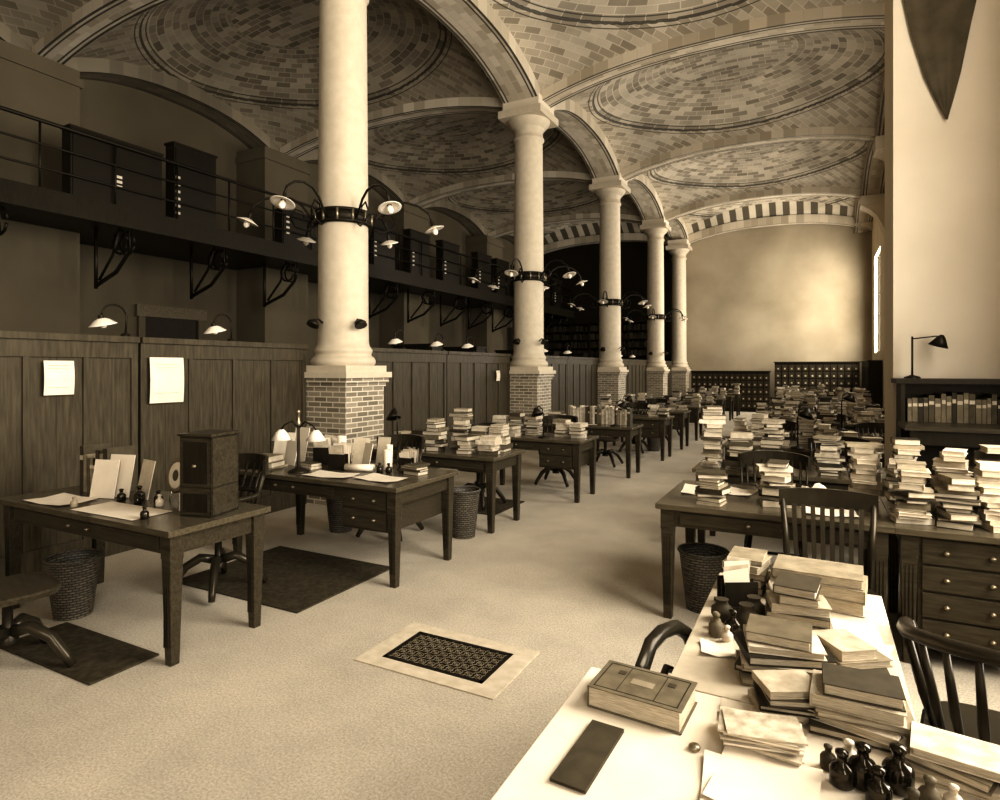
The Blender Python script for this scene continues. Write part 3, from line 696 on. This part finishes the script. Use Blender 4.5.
stk(-.09,1.94,Z,[(.24,.18,.02,'bk3',.1,0),(.23,.17,.018,'bk1',-.2,0),(.25,.18,.022,'bk4',3.2,.01),(.23,.17,.025,'bk0',.25,0),(.2,.15,.02,'bk5',.1,0),(.17,.14,.03,'bk2',-.1,-.01)],.1)
stk(-.06,2.28,Z,[(.2,.15,.03,'bk0',0,0),(.2,.15,.02,'bk3',.1,0),(.19,.14,.03,'bk1',0,0),(.18,.13,.03,'bk4',.2,0),(.12,.15,.03,'bk3',.1,0),(.13,.16,.03,'bk1',-.1,0)],0)
stk(.085,1.745,Z,[(.21,.16,.02,'bk1',.1,0),(.20,.15,.02,'bk5',-.15,.0),(.21,.15,.018,'bk3',3.3,.01),(.2,.14,.03,'bk4',.05,0),(.17,.12,.030,'bk1',.12,.01)],-.1)
stk(-.07,1.745,Z+.003,[(.16,.13,.02,'bk4',.1,0),(.15,.13,.015,'bk0',-.1,0),(.15,.12,.02,'bk1',3.2,.01),(.14,.11,.02,'bk4',.2,0)],.3)
stk(.255,1.64,Z,[(.18,.13,.02,'bk4',.1,0),(.17,.12,.022,'bk2',-.2,0),(.16,.12,.02,'bk5',3.2,.01)],-.2)
stk(.42,1.60,Z,[(.16,.12,.03,'bk2',.1,0),(.15,.12,.022,'bk4',-.2,0)],.2)
stk(.085,2.04,Z,[(.17,.14,.02,'bk5',.1,0),(.17,.14,.025,'bk1',-.2,0),(.16,.13,.02,'bk3',.3,0),(.11,.14,.03,'bk4',.3,-.02)],.3)
stk(.0,2.64,Z,[(.32,.21,.045,'bk4',0,0),(.32,.21,.045,'bk3',3.14,0),(.30,.20,.035,'bk3',.05,0)],-.1)
stk(-.255,2.67,Z,[(.15,.19,.03,'bk1',0,0),(.14,.18,.025,'bk5',3.1,0),(.15,.19,.025,'bk2',.1,0),(.14,.19,.03,'bk4',-.1,0),(.13,.18,.02,'bk3',3.2,0)],-.1)
rack(-.27,2.44,Z,.5,1.1,6)
bottle(-.30,2.13,Z,.8,'bk2'); bottle(-.25,2.16,Z,.9); bottle(-.26,2.09,Z,.6,'porc'); bottle(-.31,2.19,Z,.6,'bk3')
for (x,y,s) in ((-.30,2.27,.75),(-.215,2.23,.85),(-.2,2.33,.8)):
    b=B(); b.lathe([(.03*s,0),(.035*s,.01*s),(.05*s,.03*s),(.048*s,.06*s),(.03*s,.075*s),(.025*s,.09*s),(.03*s,.1*s)],'bk1',n=24); b.obj('spherical_inkwell',(x,y,Z+.001))
b=B(); b.box(-.045,-.05,0,.045,.05,.08,'bk1'); b.box(-.04,-.045,.08,.04,.045,.081,'ink')
for q in range(6): b.box(-.038,-.04+q*.013,.03,.038,-.036+q*.013,.095,'paper2')
b.obj('card_box',(-.12,2.45,Z+.001),.2)
sheet(-.28,2.02,Z,.1,.1,.2); sheet(.12,2.3,Z,.14,.3,.1); sheet(.13,2.2,Z+.003,.12,.2,-.3)
# ------- desk C stacks
for (x,y,h,t) in ((-.62,4.2,.20,'dark'),(-.24,4.33,.28,'mix'),(-.28,4.66,.18,'light'),(.28,4.74,.38,'light'),(.49,4.22,.33,'light'),(.69,4.22,.27,'mix'),(.88,4.27,.36,'light'),(.72,4.52,.38,'light'),(.94,4.62,.40,'mix'),(.49,4.62,.42,'mix'),(1.1,4.32,.42,'mix'),(1.3,4.4,.4,'mix')): stack(x,y,Z,h,.14,.19,t,jit=.3,tm=.042)
b=B(); vs=[];fs=[];n=12
for j in range(n+1):
    for i in range(n+1): vs.append(((i/n-.5)*.32,(j/n-.5)*.26,abs(R.gauss(0,.025))+.08*math.exp(-((i-6)**2+(j-6)**2)/14)+.003))
for j in range(n):
    for i in range(n): a=j*(n+1)+i; fs.append((a,a+1,a+n+2,a+n+1))
b.add(vs,fs,'paper'); b.obj('crumpled_wrapping_paper',(.01,4.60,Z+.001))
sheet(-.78,4.6,Z,.2,.35,.1); sheet(.06,4.25,Z,.3,.2,.1); sheet(-.5,4.65,Z,.2,.25,-.2)
# ------- rows behind
for idx,(y,xe) in enumerate(RD):
    x=-.85
    while x<xe-.1:
        for yy in (.2,.52):
            if R.random()<(.85 if idx==0 else .55):
                lo_,hm=(.2,.55) if (idx==0 and x<-.5) else (.08,.40)
                if x>.1: hm*=.85
                stack(x+R.uniform(-.02,.02),y+yy,Z,R.uniform(lo_,hm),.15,.20,R.choice(['light','mix','mix','dark'] if idx else ['light','mix','mix']),jit=.3)
        x+=.235
glamp(.3,9.98,Z,.5,.5); glamp(-.2,7.5,Z,.8,.42)
# ------- bookcase with counter before the right pier
b=B()
b.box(.0,.0,0,1.15,.36,1.2,'darkwood'); b.box(-.02,-.45,1.165,1.16,.0,1.2,'wood'); b.box(0,.0,1.2,.03,.34,1.52,'darkwood'); b.box(1.12,0,1.2,1.15,.34,1.52,'darkwood'); b.box(0,.31,1.2,1.15,.34,1.52,'darkwood'); b.box(-.04,-.03,1.52,1.18,.36,1.56,'darkwood')
b.box(.02,-.40,0,.08,-.34,1.165,'darkwood'); b.box(1.05,-.40,0,1.11,-.34,1.165,'darkwood'); b.box(.02,-.38,1.05,1.11,-.35,1.165,'darkwood')
x=.05
while x<1.07:
    t=R.uniform(.03,.045); h=R.uniform(.19,.25); mt=R.choice(['bk1','bk2','bk0','bk2','bk1']); b.box(x,.03,1.2,x+t-.004,.28,1.2+h,mt); b.box(x+.002,.027,1.2+h*.65,x+t-.006,.03,1.2+h*.78,'paper2'); x+=t
b.obj('pier_bookcase',(.62,6.12,0))
b=B(); b.lathe([(.06,0),(.06,.012),(.01,.03)],'iron',n=18); b.tube([(0,0,.02),(0,0,.36)],.008,'iron'); b.tube([(0,0,.34),(.18,0,.36)],.006,'iron',6); b.T=Matrix.Translation((.2,0,.33))@Matrix.Rotation(.3,4,'Y'); b.lathe([(.012,.04),(.03,.02),(.075,-.06),(.072,-.06),(.025,.01)],'iron',n=20,cap=False)
b.obj('gooseneck_desk_lamp',(.72,6.3,1.561))
# ---------------------------------------------------------------- world, camera
w=bpy.data.worlds.new('sky'); scene.world=w; w.use_nodes=True
bg=w.node_tree.nodes['Background']; bg.inputs[0].default_value=(1,.98,.95,1); bg.inputs[1].default_value=1.0
cam=bpy.data.cameras.new('camera'); co=bpy.data.objects.new('camera',cam); col.objects.link(co)
a=math.atan(318/610); co.location=(0,0,1.65); co.rotation_euler=(math.pi/2,0,a)
cam.sensor_width=36; cam.lens=21.96; cam.shift_y=-.032; cam.clip_start=.05
scene.camera=co
scene.view_settings.view_transform='Standard'
scene.view_settings.exposure=0.58
scene.view_settings.gamma=0.80
